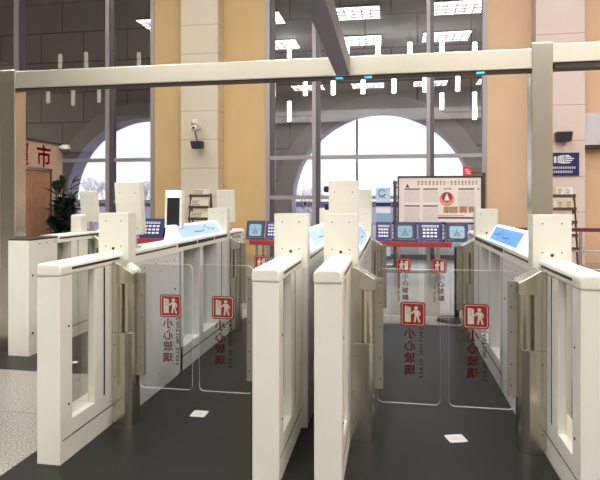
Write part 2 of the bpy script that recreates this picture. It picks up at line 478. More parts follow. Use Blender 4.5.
def end_frame(gate, cx, hw, ya, yb, near, vis):
    """narrow framed end of a row with its rounded cap"""
    s = 1 if near else -1
    e = ya if near else yb          # the free end
    x0, x1 = cx-hw, cx+hw
    Y = lambda a, b: (min(e+s*a, e+s*b), max(e+s*a, e+s*b))
    L = yb-ya
    mb = MB()
    frame_run(mb, x0, x1, ya, yb, [Y(0, .11)], zb=.21)
    xa, xb = sorted((cx+vis*hw, cx+vis*(hw-.045)))
    for st in (Y(.335, .437), Y(.452, L)): mb.box(xa, xb, *st, .205, .995)
    mb.box(x0, x1, *Y(L-.02, L), .0, .995)
    mb.box(xa-.0008, xb+.0008, *Y(.435, .454), .215, .99, 1)
    f = mb.build('end_frame', [WHITE, BLACK, SCREW], gate, bevel=.004)
    g = Y(.105, .34)
    xg = cx+vis*(hw-.04)
    MB().box(xg-.004, xg+.004, g[0], g[1], .205, 1.0).build('glass_pane', CABGLASS, f)
    # speaker holes on both faces
    sp = MB()
    for sx in (x0-.0015, x1+.0015):
        for ring, k in ((0, 1), (.014, 6), (.027, 11)):
            for i in range(k):
                a = 2*math.pi*i/k; yc = e+s*.385+ring*math.cos(a); zc = .90+ring*math.sin(a)
                sp.cyl((sx-.001, yc, zc), (sx+.001, yc, zc), .0028, n=6)
    sp.build('speaker_holes', GREY, f)
    lk = MB()
    for sx in (x0, x1):
        for zc in (.72, .30): lk.cyl((sx-.003, e+s*.075, zc), (sx+.003, e+s*.075, zc), .007, n=8)
    lk.build('lock_screw', SCREW, f)
    c = MB().prism(cap_profile(x0-.004, x1+.004, .995, ZT), 'y', *Y(-.006, L))
    cap = c.build('top_cap', WHITE, gate, bevel=.012, seg=3)
    MB().box(x0-.0055, x1+.0055, *Y(.10, L-.06), 1.022, 1.036).build('slot', BLACK, cap)

def upright(gate, cx, y0, y1, hw=.104, z1=1.315, lock=True):
    mb = MB().box(cx-hw, cx+hw, y0, y1, .985, z1)
    for yy, d in ((y0, -1), (y1, 1)):
        for sx in (-.052, .052):
            for zz in (z1-.05, 1.10):
                mb.cyl((cx+sx, yy, zz), (cx+sx, yy+d*.002, zz), .0045, n=8, m=1)
        if lock: mb.cyl((cx, yy, 1.085), (cx, yy+d*.004, 1.085), .010, n=10, m=1)
    return mb.build('upright_box', [WHITE, SCREW], gate, bevel=.004)

def paddle_unit(gate, cx, side, yc, near, xpost, xedge, xsign):
    """steel motor column with its hub and the glass wing that swings on it"""
    s = side
    xa = xpost                        # face of the row
    w = .142
    X = lambda k: xa+s*k
    def D(w0, w1, dy, r):
        pts = [(X(w0), yc-dy), (X(w1-r), yc-dy)]
        for i in range(9):
            a = -math.pi/2+math.pi*i/8
            pts.append((X(w1-r+r*math.cos(a)), yc+(dy-r)*(-1 if a < 0 else 1)+r*math.sin(a)))
        pts += [(X(w0), yc+dy)]
        return pts
    col = MB().prism(D(0, w, .07, .055), 'z', 0.0, .575).prism(D(0, .066, .068, .005), 'z', .575, .90)
    for zz in (.12, .3, .5): col.cyl((X(.02), yc-.0725, zz), (X(.02), yc-.068, zz), .004, n=8, m=1)
    c = col.build('motor_column', [STEEL, SCREW], gate, bevel=.002)
    MB().cyl((X(.098), yc-.02, .577), (X(.098), yc-.02, .90), .040, n=28).build('hub', STEEL, c, smooth=False)
    prof = [(X(-.0), .88), (X(-.0), 1.015), (X(.03), 1.015), (X(w+.003), .945), (X(w+.003), .88)]
    MB().prism(prof, 'y', yc-.074, yc+.074).build('column_cap', STEEL, c, bevel=.004)
    # wing
    xs0, xs1 = X(w-.012), X(w+.045)
    gl = MB()
    gx0, gx1 = X(w+.012), xedge
    gw = abs(gx1-gx0); gcx = (gx0+gx1)/2
    z0, z1 = .222, 1.0
    gl.prism([(gcx+p[0], (z0+z1)/2+p[1]) for p in rrect(gw, z1-z0, .03)], 'y', yc-.006, yc+.006, 1, 0)
    p = gl.build('glass_paddle', [PADDLE, EDGE], gate)
    st = MB().box(xs0, xs1, yc-.014, yc+.014, .30, .945)
    for zz in (.36, .48, .66, .8, .92): st.cyl((X(w+.03), yc-.0165, zz), (X(w+.03), yc-.013, zz), .005, n=8, m=1)
    st.build('clamp_strip', [STRIP, SCREW], p, bevel=.002)
    # warning decal: on the near wings it is stuck to the far side (seen mirrored), on the far wings to the near side
    sgn = -1 if near else 1
    right = Vector((sgn, 0, 0)); up = Vector((0, 0, 1))
    yd = yc+.0072 if near else yc-.0072
    cxs = xsign
    cc = (cxs, yd, .738)
    pm = MB()
    poly2(pm, rrect(.142, .142, .018), cc, right, up, 0)
    e = .0004
    def bar(pts, m=1, k=1):
        for q in (-1, 1): poly2(pm, pts, cc, right, up, m, e*k*q)
    ro, ri = rrect(.126, .126, .012), rrect(.120, .120, .010)
    n = len(ro)
    for i in range(n):
        j = (i+1) % n
        bar([ro[i], ro[j], ri[j], ri[i]])
    # door leaf (right in reading direction) and a figure pushing it
    bar([(.012, -.046), (.046, -.046), (.046, .048), (.012, .040)])
    for k, (a, b) in enumerate(((.014, .022), (.0, .008), (.026, .034))):
        bar([(.018, a), (.022, a), (.040, b+.006), (.036, b+.006)], 0, 2)
    hc = (-.018, .036)
    bar([(hc[0]+.0105*math.cos(2*math.pi*i/14), hc[1]+.0105*math.sin(2*math.pi*i/14)) for i in range(14)])
    bar([(-.033, .022), (-.006, .024), (-.010, -.012), (-.031, -.012)])
    bar([(-.006, .024), (.012, .006), (.009, -.001), (-.010, .012)])
    bar([(-.033, .022), (-.044, .004), (-.039, -.010), (-.033, -.008), (-.036, .003), (-.028, .014)])
    bar([(-.031, -.012), (-.022, -.012), (-.032, -.046), (-.043, -.046)])
    bar([(-.021, -.012), (-.010, -.012), (-.004, -.046), (-.015, -.046)])
    pm.build('warning_pictogram', [RED, SIGNWHITE], p)
    tm = MB()
    for i, ch in enumerate('小心玻璃'):
        put_text(tm, ch, (cxs+sgn*.018, yd, .628-i*.071), right, up, h=.060, w=.062)
    # narrow English line running down the left of the characters
    ex = cxs-sgn*.046
    for i, ch in enumerate('CAUTION GLASS'):
        if ch != ' ':
            put_text(tm, ch, (ex, yd, .655-i*.0232), -up, right, h=.0195, m=1)
    tm.build('warning_lettering', [RED, LETTERDARK], p)

def light_panel(gate, x, s, y0, y1, deep):
    """lit wedge panel leaning over the lane edge"""
    z0, z1 = ZT+.004, 1.195
    xo, xi = x, x-s*.075
    mb = MB()
    mb.add([(xo, y0, z0), (xo, y1, z0), (xi, y1-.04, z1), (xi, y0+.05, z1), (xi-s*.03, y0, z0), (xi-s*.03, y1, z0), (xi-s*.03, y1-.04, z1), (xi-s*.03, y0+.05, z1)],
           [(0, 1, 2, 3), (4, 7, 6, 5), (0, 3, 7, 4), (1, 5, 6, 2), (3, 2, 6, 7), (0, 4, 5, 1)])
    r = mb.build('light_panel', [LIGHTBOX], gate)
    A, B, D_ = Vector((xo, y0, z0)), Vector((xo, y1, z0)), Vector((xi, y0+.05, z1))
    U, V = (B-A), (D_-A); N = U.cross(V).normalized()
    if N.x*s < 0: N = -N
    P = lambda u, v, k=1: A+U*u+V*v+N*(.002*k)
    sc = MB().add([P(.10, .12), P(.92, .12), P(.90, .88), (P(.08, .88))], [(0, 1, 2, 3)], 0)
    sc.add([P(.36, .14, 2), P(.86, .14, 2), P(.84, .86, 2), (P(.36, .86, 2))], [(0, 1, 2, 3)], 2)
    def stroke(pts, w=.035):
        for a, b in zip(pts, pts[1:]):
            d = Vector((b[0]-a[0], (b[1]-a[1])*.2)); 
            sc.add([P(a[0], a[1]-w, 3), P(b[0], b[1]-w, 3), P(b[0], b[1]+w, 3), P(a[0], a[1]+w, 3)], [(0, 1, 2, 3)], 1)
    stroke([(.36, .42), (.46, .38), (.54, .36), (.58, .62), (.61, .76), (.64, .55), (.67, .42), (.70, .62), (.73, .40), (.80, .46)], .03)
    sc.build('screen_picture', [LIGHTBLUE if not deep else LIGHTDEEP, INK, LIGHTBLUE if not deep else LIGHTDEEP], r)

def gate_row(cx, side, label, edge, sign, panel, panel_side, deep=False):
    g = thing('turnstile_gate', label, 'turnstile', (cx, 4.385, 0), 'rows of the ticket gates')
    hw, hm = .068, .104
    end_frame(g, cx, hw, YN0, YN1, True, panel_side)
    end_frame(g, cx, hw, YM1, YF1, False, panel_side)
    x0, x1 = cx-hm, cx+hm
    mb = MB()
    mb.box(x0, x1, YN1, 4.13, .0, .985)
    frame_run(mb, x0, x1, 4.13, YM1, [(4.145, 4.21), (4.60, 4.68), (5.06, 5.21), (5.23, YM1)], zt=.985, zb=.2)
    mb.box(x0-.0008, x1+.0008, 4.128, 4.147, .2, .98, 1)
    mb.box(x0-.0008, x1+.0008, 5.208, 5.232, .2, .98, 1)
    for sx, d in ((x0, -1), (x1, 1)):
        for yy, zz in ((3.50, .93), (3.68, .94), (3.86, .935), (4.02, .93), (3.78, .875), (4.0, .875), (3.5, .12), (3.75, .12), (4.0, .12)):
            mb.cyl((sx, yy, zz), (sx+d*.002, yy, zz), .006, n=8, m=2)
        mb.cyl((sx, 4.03, .70), (sx+d*.004, 4.03, .70), .010, n=8, m=2)
    mb.build('cabinet_body', [GREY, BLACK, SCREW], g, bevel=.003)
    gp = MB().box(cx-.006, cx+.006, 4.15, 5.22, .195, .99)
    gp.build('glass_pane', CABGLASS, g)
    tp = MB().prism(cap_profile(x0, x1, .985, ZT, .012), 'y', YN1+.10, YM1-.10)
    t = tp.build('top_rail', WHITE, g)
    sl = MB().box(x0-.001, x1+.001, YN1+.1, 4.06, 1.028, 1.04)
    for a, b in ((4.10, 4.52), (4.55, 4.98), (5.01, 5.4)): sl.box(x0-.002, x1+.002, a, b, 1.018, 1.046)
    sl.build('slot', BLACK, t)
    upright(g, cx, YN1-.005, YN1+.10)
    upright(g, cx, YM1-.10, YM1+.005)
    light_panel(g, cx+panel_side*(hm+.004), panel_side, *panel, deep)
    for yc, near in ((3.19, True), (5.585, False)):
        paddle_unit(g, cx, side, yc, near, cx+side*hw, edge, sign)
    return g
CA, CC, CD, CF = -1.783, -.608, -.300, .903
gA = gate_row(CA, 1, 'cream ticket gate row on the left side of the left glass lane', -1.214, -1.36, (4.05, 5.3), 1)
gC = gate_row(CC, -1, 'cream ticket gate row right of the left lane, no scanner on its front box', -1.169, -1.02, (3.5, 4.75), 1)
gD = gate_row(CD, 1, 'cream ticket gate row left of the right lane, scanner above its front box', .278, .125, (3.55, 4.8), 1)
gF = gate_row(CF, -1, 'cream ticket gate row right of the right lane beside the steel post', .328, .477, (3.58, 4.75), -1, True)

# far left row
def far_left_row():
    cx, x0, x1 = -3.29, -3.394, -3.187
    g = thing('turnstile_gate', 'cream ticket gate row set farther back at the left, before the kiosk', 'turnstile', (cx, 5.6, 0), 'rows of the ticket gates')
    mb = MB().box(x0, x1, 4.35, 4.765, 0, 1.035)
    for yy in (4.50, 4.60, 4.72): mb.cyl((x1, yy, 1.0), (x1+.003, yy, 1.0), .007, n=8, m=1)
    for yy in (4.40,): mb.cyl((x1, yy, .72), (x1+.006, yy, .72), .012, n=8, m=1); mb.cyl((x1, yy, .2), (x1+.006, yy, .2), .012, n=8, m=1)
    mb.build('cabinet_body', [WHITE, SCREW], g, bevel=.004)
    MB().box(x0+.005, x1+.002, 4.36, 4.765, 1.035, 1.05).build('top_plate', DARKTRIM, g)
    f = MB()
    frame_run(f, x0+.02, x1-.0, 4.765, 6.1, [(5.0, 5.11), (5.13, 5.3), (5.62, 5.74), (5.98, 6.1)], zt=.985, zb=.2)
    fr = f.build('frame', [WHITE, BLACK], g, bevel=.003)
    MB().box(cx-.005, cx+.005, 4.77, 6.05, .2, .98).build('glass_pane', CABGLASS, fr)
    t = MB().prism(cap_profile(x0+.016, x1+.004, .985, 1.06, .02), 'y', 4.765, 6.1).build('top_rail', WHITE, g)
    MB().box(x0+.014, x1+.006, 4.8, 5.9, 1.02, 1.036).build('slot', BLACK, t)
    MB().box(cx-.065, cx+.065, 5.24, 5.36, 1.05, 1.245).build('upright_box', WHITE, g, bevel=.02, seg=3)
    yc = 5.45
    c = MB().box(x1, x1+.14, yc-.07, yc+.07, 0, .575).box(x1, x1+.05, yc-.07, yc+.07, .575, .9).build('motor_column', STEEL, g, bevel=.02, seg=3)
    MB().cyl((x1+.09, yc, .575), (x1+.09, yc, .9), .047, n=24).build('hub', STEEL, c)
    MB().prism([(x1, .88), (x1, 1.015), (x1+.03, 1.015), (x1+.145, .945), (x1+.145, .88)], 'y', yc-.074, yc+.074).build('column_cap', STEEL, c, bevel=.004)
far_left_row()

# ---------------------------------------------------------------- face scanners on the rows
def scanner(x, y, zb, label, back=True, tilt=8, lit=True, top=1.525, w=.185, knobs=False):
    """head with a black screen; back=True turns its blank side to the entrance"""
    r = thing('face_scanner', label, 'scanner', (x, y, zb), 'face scanners on the gates')
    h0 = 1.165; hh = top-h0
    st = MB().cyl((x, y+.03, zb), (x, y+.03, h0+.05), .022, n=14).cyl((x, y+.03, zb), (x, y+.03, zb+.012), .05, n=18)
    st.build('stand', CHROME, r)
    hd = MB().box(-w/2, w/2, -.03, .03, 0, hh)
    if not back or True:
        for sx in (-.3, .3):
            for zz in (.12, .8): hd.cyl((sx*w, .03, zz*hh), (sx*w, .0322, zz*hh), .004, n=8, m=1)
        hd.box(-w/2-.0005, w/2+.0005, -.0305, .0305, hh*.58, hh*.585, 2)
    scr = MB().box(-w*.36, w*.36, -.0335, -.0295, .02, hh*.80)
    led = MB().box(-w*.36, w*.36, -.0335, -.0295, hh*.82, hh*.955)
    a = 0 if not back else math.pi
    M = Matrix.Translation((x, y, h0)) @ Matrix.Rotation(a, 4, 'Z') @ Matrix.Rotation(math.radians(-tilt), 4, 'X')
    if back:
        M = Matrix.Translation((x, y, h0)) @ Matrix.Rotation(math.radians(tilt), 4, 'X') @ Matrix.Rotation(math.pi, 4, 'Z')
    for b in (hd, scr, led): b.xf(M)
    h = hd.build('scanner_head', [WHITE, SCREW, GREY], r, bevel=.006)
    scr.build('screen', BLACK, h); led.build('light_bar', LED, h)
    if knobs:
        k = MB().box(x-w/2-.035, x-w/2-.004, y-.03, y+.03, 1.45, 1.49).box(x-w/2-.03, x-w/2-.004, y-.03, y+.03, 1.335, 1.375)
        k.build('bracket_knob', BLACK, h, bevel=.008)
scanner(CA, 3.52, ZT, 'tall white face scanner leaning out behind the front upright box of the left gate row', tilt=7)
scanner(CA, 5.72, ZT-.0, 'white face scanner above the far box of the left gate row by the pilaster', tilt=7, top=1.51)
scanner(CD, 3.50, ZT, 'white face scanner with black side knobs, standing over the front box of the right lane', tilt=3, knobs=True, w=.19)
scanner(CD+.01, 5.72, ZT, 'bluish white face scanner at the far end of the row left of the right lane', tilt=4, top=1.51)
scanner(-3.27, 5.50, 1.06, 'white face scanner on the farthest left row in front of the potted plant', tilt=8, top=1.50)
scanner(CA, 4.27, ZT, 'face scanner with glowing top bar and black screen, facing the camera above the lit panel', back=False, tilt=3, top=1.482, w=.15)

# ---------------------------------------------------------------- steel gantry over the gates
gy0, gy1 = 4.46, 4.615
gx_l0, gx_l1, gx_r0, gx_r1 = -3.565, -3.41, 1.085, 1.24
gan = thing('steel_gantry', 'brushed steel gantry frame with two posts and a crossbeam over the ticket gates', 'gantry', ((gx_l0+gx_r1)/2, gy0, 0))
MB().box(gx_l0, gx_l1, gy0, gy1, 0, 2.60).build('post', STEEL, gan, bevel=.006)
MB().box(gx_r0, gx_r1, gy0, gy1, 0, 2.63).build('post', STEEL, gan, bevel=.006)
MB().box(gx_l1, gx_r0, gy0+.005, gy1-.005, 2.43, 2.585).build('crossbeam', STEELX, gan, bevel=.004)
tr = MB().box(gx_l1, gx_r0, gy0+.02, gy1-.02, 2.418, 2.43).build('underside_channel', DARKTRIM, gan)
bl = mat('blue_led', (80, 190, 240), .4, emit=(60, 170, 235), es=.6)
for px in (339, 368, 481):
    lx = at(px, 0, gy0)[0]; MB().box(lx-.03, lx+.03, gy0+.012, gy0+.05, 2.410, 2.420).build('blue_indicator', bl, tr)
MB().box(gx_r1, gx_r1+4.2, gy0+.005, gy1-.005, 2.47, 2.615).build('side_beam', STEELX, gan, bevel=.004)
MB().box(gx_r1+.02, gx_r1+4.2, gy0+.02, gy1-.02, 2.425, 2.47).build('side_channel', DARKTRIM, gan)
MB().box(-.450, -.335, -2.0, gy0+.005, 2.43, 2.585).build('forward_beam', STEELD, gan, bevel=.003)

# ---------------------------------------------------------------- stickers on the floor
for (x, y, w, d, rz, lab) in ((-1.235, 3.37, .10, .10, .0, 'small white square sticker on the dark floor of the left lane'),
                              (.375, 3.27, .11, .10, .3, 'white square sticker on the dark floor of the right lane, nearest the bottom edge'),
                              (-2.68, 4.26, .05, .05, 0, 'tiny white sticker on the dark floor behind the left gate row')):
    mb = MB().prism([(p[0], p[1]) for p in rrect(w, d, .01)], 'z', 0, .002)
    if w > .06:
        for k in range(3): mb.box(-.03, .03-.01*k, -.02+k*.018, -.014+k*.018, .0019, .0024, 1)
    o = mb.build('floor_sticker', [mat('sticker_white', (236, 234, 226), .5), GREY])
    o.location = (x, y, .003); o.rotation_euler = (0, 0, rz)
    tag(o, lab, 'sticker', 'floor stickers')

# ---------------------------------------------------------------- kiosk, dome camera, plant
KX = -7.9
kz = 2.72
kx0 = -11.1
kio = thing('shop_kiosk', 'tan kiosk with red lettering over a slatted wooden door at the left', 'kiosk', (-9, 10.5, 0))
MB().box(kx0, KX, 9.0, 12.02, 0, kz).build('kiosk_body', KIOSK, kio)
MB().box(kx0-.02, KX+.03, 8.98, 12.04, kz, kz+.05).build('roof_edge', DARKTRIM, kio)
dr = MB()
ys = 10.05
while ys < 11.50:
    dr.box(KX-.01, KX+.018, ys, ys+.082, 0.02, 2.06); dr.box(KX-.01, KX+.008, ys+.082, ys+.095, .02, 2.06, 1); ys += .095
d_ = dr.build('folding_door', [WOOD, mat('wood_groove', (104, 64, 46), .6)], kio)
MB().box(KX, KX+.05, 10.0, 11.56, 2.07, 2.13).build('door_track', CHROME, d_)
MB().box(KX, KX+.03, 11.51, 11.56, 0, 2.07).build('door_jamb', DARKTRIM, d_)
for ch, yy in (('市', 11.30), ('超', 10.52)):
    put_text(MB(), ch, (KX+.005, yy, 2.42), (0, 1, 0), (0, 0, 1), w=.50, h=.50).build('shop_character', SIGNRED, kio)

cx_, cz_ = KX+.16, at(64, 150, 11.9)[1]
dc = thing('dome_camera', 'white dome security camera on a bracket at the top corner of the kiosk', 'camera', (cx_, 11.9, cz_))
MB().box(KX, cx_+.02, 11.87, 11.93, cz_+.05, cz_+.10).cyl((cx_, 11.9, cz_+.02), (cx_, 11.9, cz_+.12), .11, .09, 18).build('housing', mat('camera_white', (222, 214, 204), .4), dc, bevel=.004)
MB().ball((cx_, 11.9, cz_+.0), .10, 0, 18, 10).build('dome', mat('smoked_dome', (96, 84, 78), .2), dc, smooth=True)

def plant():
    X, zt = at(66, 178, 10.9); Y = 10.9
    r = thing('potted_plant', 'large dark green leafy potted plant by the left window beside the kiosk', 'plant', (X, Y, 0))
    MB().cyl((X, Y, 0), (X, Y, .42), .17, .23, 20).cyl((X, Y, .42), (X, Y, .46), .245, .245, 20).build('pot', POT, r)
    st = MB(); lf = MB(); rnd = random.Random(11)
    def leaf(p, d, L, W):
        d = d.normalized(); sd = d.cross(Vector((0, 0, 1)))
        sd = sd.normalized() if sd.length > .05 else Vector((1, 0, 0))
        n = sd.cross(d)
        pts = []
        for i, (t, w) in enumerate(((0, .05), (.15, .55), (.4, 1), (.65, .85), (.85, .4), (1, .02))):
            c = p+d*(L*t)-Vector((0, 0, 1))*(L*.28*t*t)
            pts.append((c-sd*W*w/2+n*W*.12*w, c, c+sd*W*w/2+n*W*.12*w))
        vs = [q for tr_ in pts for q in tr_]; fs = []
        for i in range(len(pts)-1):
            a = 3*i; fs += [(a, a+1, a+4, a+3), (a+1, a+2, a+5, a+4)]
        lf.add(vs, fs)
    for k in range(34):
        a = rnd.uniform(0, 6.28); rr = rnd.uniform(.0, .16)
        base = Vector((X+rr*math.cos(a)*.6, Y+rr*math.sin(a)*.6, .45))
        hgt = rnd.uniform(.35, 1.0) if k > 5 else rnd.uniform(1.15, 1.32)
        top = base+Vector((math.cos(a)*rnd.uniform(.05, .26), math.sin(a)*rnd.uniform(.05, .26), hgt))
        st.cyl(base, top, .012, .006, 6)
        for j in range(8):
            t = .35+.65*j/7; p = base.lerp(top, t); b = rnd.uniform(0, 6.28)
            leaf(p, Vector((math.cos(b), math.sin(b), rnd.uniform(.1, .9))), rnd.uniform(.26, .42), rnd.uniform(.12, .18))
        leaf(top, Vector((rnd.uniform(-.5, .5), rnd.uniform(-.5, .5), 1)), .36, .19)
    s_ = st.build('stems', mat('plant_stem', (70, 84, 52), .6), r)
    lo = lf.build('foliage', LEAF, r); lo['kind'] = 'stuff'
plant()

# ---------------------------------------------------------------- camera and black lamp on the left pilaster
sx_, sz_ = at(194.5, 124, 12.35)
sc_ = thing('surveillance_camera', 'white bullet camera with a black box hung under it on the beige pilaster', 'camera', (sx_, 12.6, sz_))
wht = MATS['camera_white']
MB().box(sx_-.05, sx_+.09, 12.56, 12.6, sz_-.10, sz_+.06).cyl((sx_, 12.58, sz_), (sx_, 12.36, sz_), .03, n=12).build('wall_bracket', wht, sc_, bevel=.006)
h_ = MB().prism([(-.10, -.04), (.10, -.04), (.10, .01), (.0, .10), (-.10, .06)], 'x', -.06, .06)
h_.xf(Matrix.Translation((sx_-.01, 12.34, sz_+.04)) @ Matrix.Rotation(.5, 4, 'Z'))
h_.build('housing', wht, sc_, bevel=.01)
MB().ball((sx_+.02, 12.32, sz_-.10), .085, 0, 16, 10).cyl((sx_+.02, 12.24, sz_-.10), (sx_+.02, 12.23, sz_-.10), .03, n=12, m=1).build('eyeball', [wht, BLACK], sc_, smooth=False)
bx_, bz_ = at(197, 145, 12.3)
MB().cyl((sx_+.02, 12.32, sz_-.17), (bx_, 12.32, bz_+.08), .018, n=8).build('hanging_rod', BROWN, sc_)
MB().prism([(bx_-.15, bz_+.09), (bx_+.14, bz_+.09), (bx_+.14, bz_-.07), (bx_+.12, bz_-.09), (bx_-.11, bz_-.09)], 'y', 12.22, 12.42).build('black_box', BLACK, sc_, bevel=.012)

# black lamp on the right pilaster
qx, qz = at(563.5, 137, 12.45)
ql = thing('wall_speaker', 'small black box mounted high on the pink stone pilaster above the blue sign', 'speaker', (qx, 12.6, qz))
MB().prism([(qx-.16, qz+.11), (qx+.17, qz+.11), (qx+.14, qz-.10), (qx-.14, qz-.10)], 'y', 12.36, 12.56).build('speaker_box', BLACK, ql, bevel=.012)
MB().box(qx-.03, qx+.03, 12.55, 12.6, qz-.04, qz+.04).build('wall_bracket', BROWN, ql)

# ---------------------------------------------------------------- blue sign with pointing hand
def blue_sign():
    Y = 12.57
    xl, zt = at(545, 153, Y); xr, zb = at(579, 175.5, Y)
    cx, cz = (xl+xr)/2, (zt+zb)/2; w, h = xr-xl, zt-zb
    r = thing('direction_sign', 'blue sign with a white pointing hand on the pink stone pilaster', 'sign', (cx, Y, cz))
    MB().box(xl, xr, Y-.012, 12.6, zb, zt).build('sign_board', NAVY, r)
    R, U = (1, 0, 0), (0, 0, 1); c = (cx, Y-.0135, cz)
    m = MB()
    q = lambda pts, k=0, mi=0: poly2(m, [(p[0]*w, p[1]*h) for p in pts], c, R, U, mi, .0005*k)
    q([(-.24, .06), (-.17, .06), (-.17, .34), (-.24, .34)])
    q([(-.13, .06), (-.05, .04), (.12, .02), (.12, .38), (-.05, .38), (-.13, .34)])
    for i, (a, b) in enumerate(((.30, .18), (.22, .27), (.13, .22), (.04, .16))):
        q([(.08, a), (.08+b, a), (.08+b, a+.05), (.08, a+.05)])
    q([(.02, .33), (.2, .36), (.2, .40), (.0, .40)])
    for k in range(4): q([(-.10+k*.05, .08), (-.085+k*.05, .08), (-.06+k*.05, .32), (-.075+k*.05, .32)], 1, 1)
    m.build('hand_symbol', [MARK, NAVYD], r)
    t = MB(); rnd = random.Random(2)
    for yy, n in ((-.20, 11), (-.38, 10)):
        x = -.30
        for k in range(n):
            ww = rnd.uniform(.03, .055)
            for s in range(3):
                poly2(t, [((x)*w, (yy+.035*s)*h), ((x+ww)*w, (yy+.035*s)*h), ((x+ww)*w, (yy+.035*s+.022)*h), (x*w, (yy+.035*s+.022)*h)], c, R, U)
            poly2(t, [((x+ww*.4)*w, yy*h), ((x+ww*.6)*w, yy*h), ((x+ww*.6)*w, (yy+.1)*h), ((x+ww*.4)*w, (yy+.1)*h)], c, R, U)
            x += ww+.02
    t.build('sign_print', MARK, r)
blue_sign()

# ---------------------------------------------------------------- newspaper racks
def rack(pl, pr, pt, Y, label, packs):
    xl, zt = at(pl, pt, Y); xr = at(pr, pt, Y)[0]
    r = thing('newspaper_rack', label, 'rack', ((xl+xr)/2, Y, 0), 'newspaper racks')
    f = MB()
    lean = .25
    for x in (xl, xr):
        f.cyl((x, Y-lean, 0), (x, Y, zt), .022, n=8).cyl((x, Y+.30, 0), (x, Y, zt*.98), .018, n=8)
    for k in range(5):
        t = .28+.17*k
        y = Y-lean*(1-t); z = zt*t
        f.box(xl, xr, y-.10, y+.03, z-.012, z+.012); f.box(xl, xr, y-.11, y-.095, z-.012, z+.05)
    f.box(xl, xr, Y-.02, Y+.02, zt-.03, zt)
    f.build('rack_frame', BROWN, r)
    rnd = random.Random(int(pl))
    for k in range(5):
        t = .28+.17*k; y = Y-lean*(1-t); z = zt*t+.014
        n = packs
        for i in range(n):
            w = (xr-xl-.06)/n; x0 = xl+.03+i*w
            hh = zt*rnd.uniform(.10, .125)
            b = MB().add([(x0+.01, y-.08, z), (x0+w-.01, y-.08, z), (x0+w-.01, y-.04, z+hh), (x0+.01, y-.04, z+hh),
                          (x0+.01, y-.05, z), (x0+w-.01, y-.05, z), (x0+w-.01, y-.01, z+hh), (x0+.01, y-.01, z+hh)],
                         [(0, 1, 2, 3), (4, 7, 6, 5), (0, 4, 5, 1), (3, 2, 6, 7), (0, 3, 7, 4), (1, 5, 6, 2)])
            for s in range(4):
                zz = .15+.2*s; ww = rnd.uniform(.4, .8)
                b.add([(x0+.03, y-.0812+.04*zz, z+hh*zz), (x0+.03+(w-.06)*ww, y-.0812+.04*zz, z+hh*zz), (x0+.03+(w-.06)*ww, y-.0812+.04*(zz+.08), z+hh*(zz+.08)), (x0+.03, y-.0812+.04*(zz+.08), z+hh*(zz+.08))], [(0, 1, 2, 3)], 1)
            o = b.build('newspaper', [mat('newsprint', rnd.choice([(222, 212, 192), (206, 190, 160), (226, 222, 214)]), .8), SCREW], org=((x0+w/2), y, z))
            side = 'left' if pl < 300 else 'right'
            pos = ['lowest', 'second', 'middle', 'fourth', 'top'][k]
            tag(o, f'folded newspaper on the {pos} shelf of the rack by the {"beige" if pl<300 else "pink"} pilaster', 'newspaper', f'newspapers on the {"beige" if pl<300 else "pink"} pilaster rack')
rack(191, 211, 194, 11.9, 'brown leaning newspaper rack in front of the beige stone pilaster', 1)
rack(545, 574, 194, 11.6, 'brown newspaper rack below the blue hand sign, with framed papers', 3)

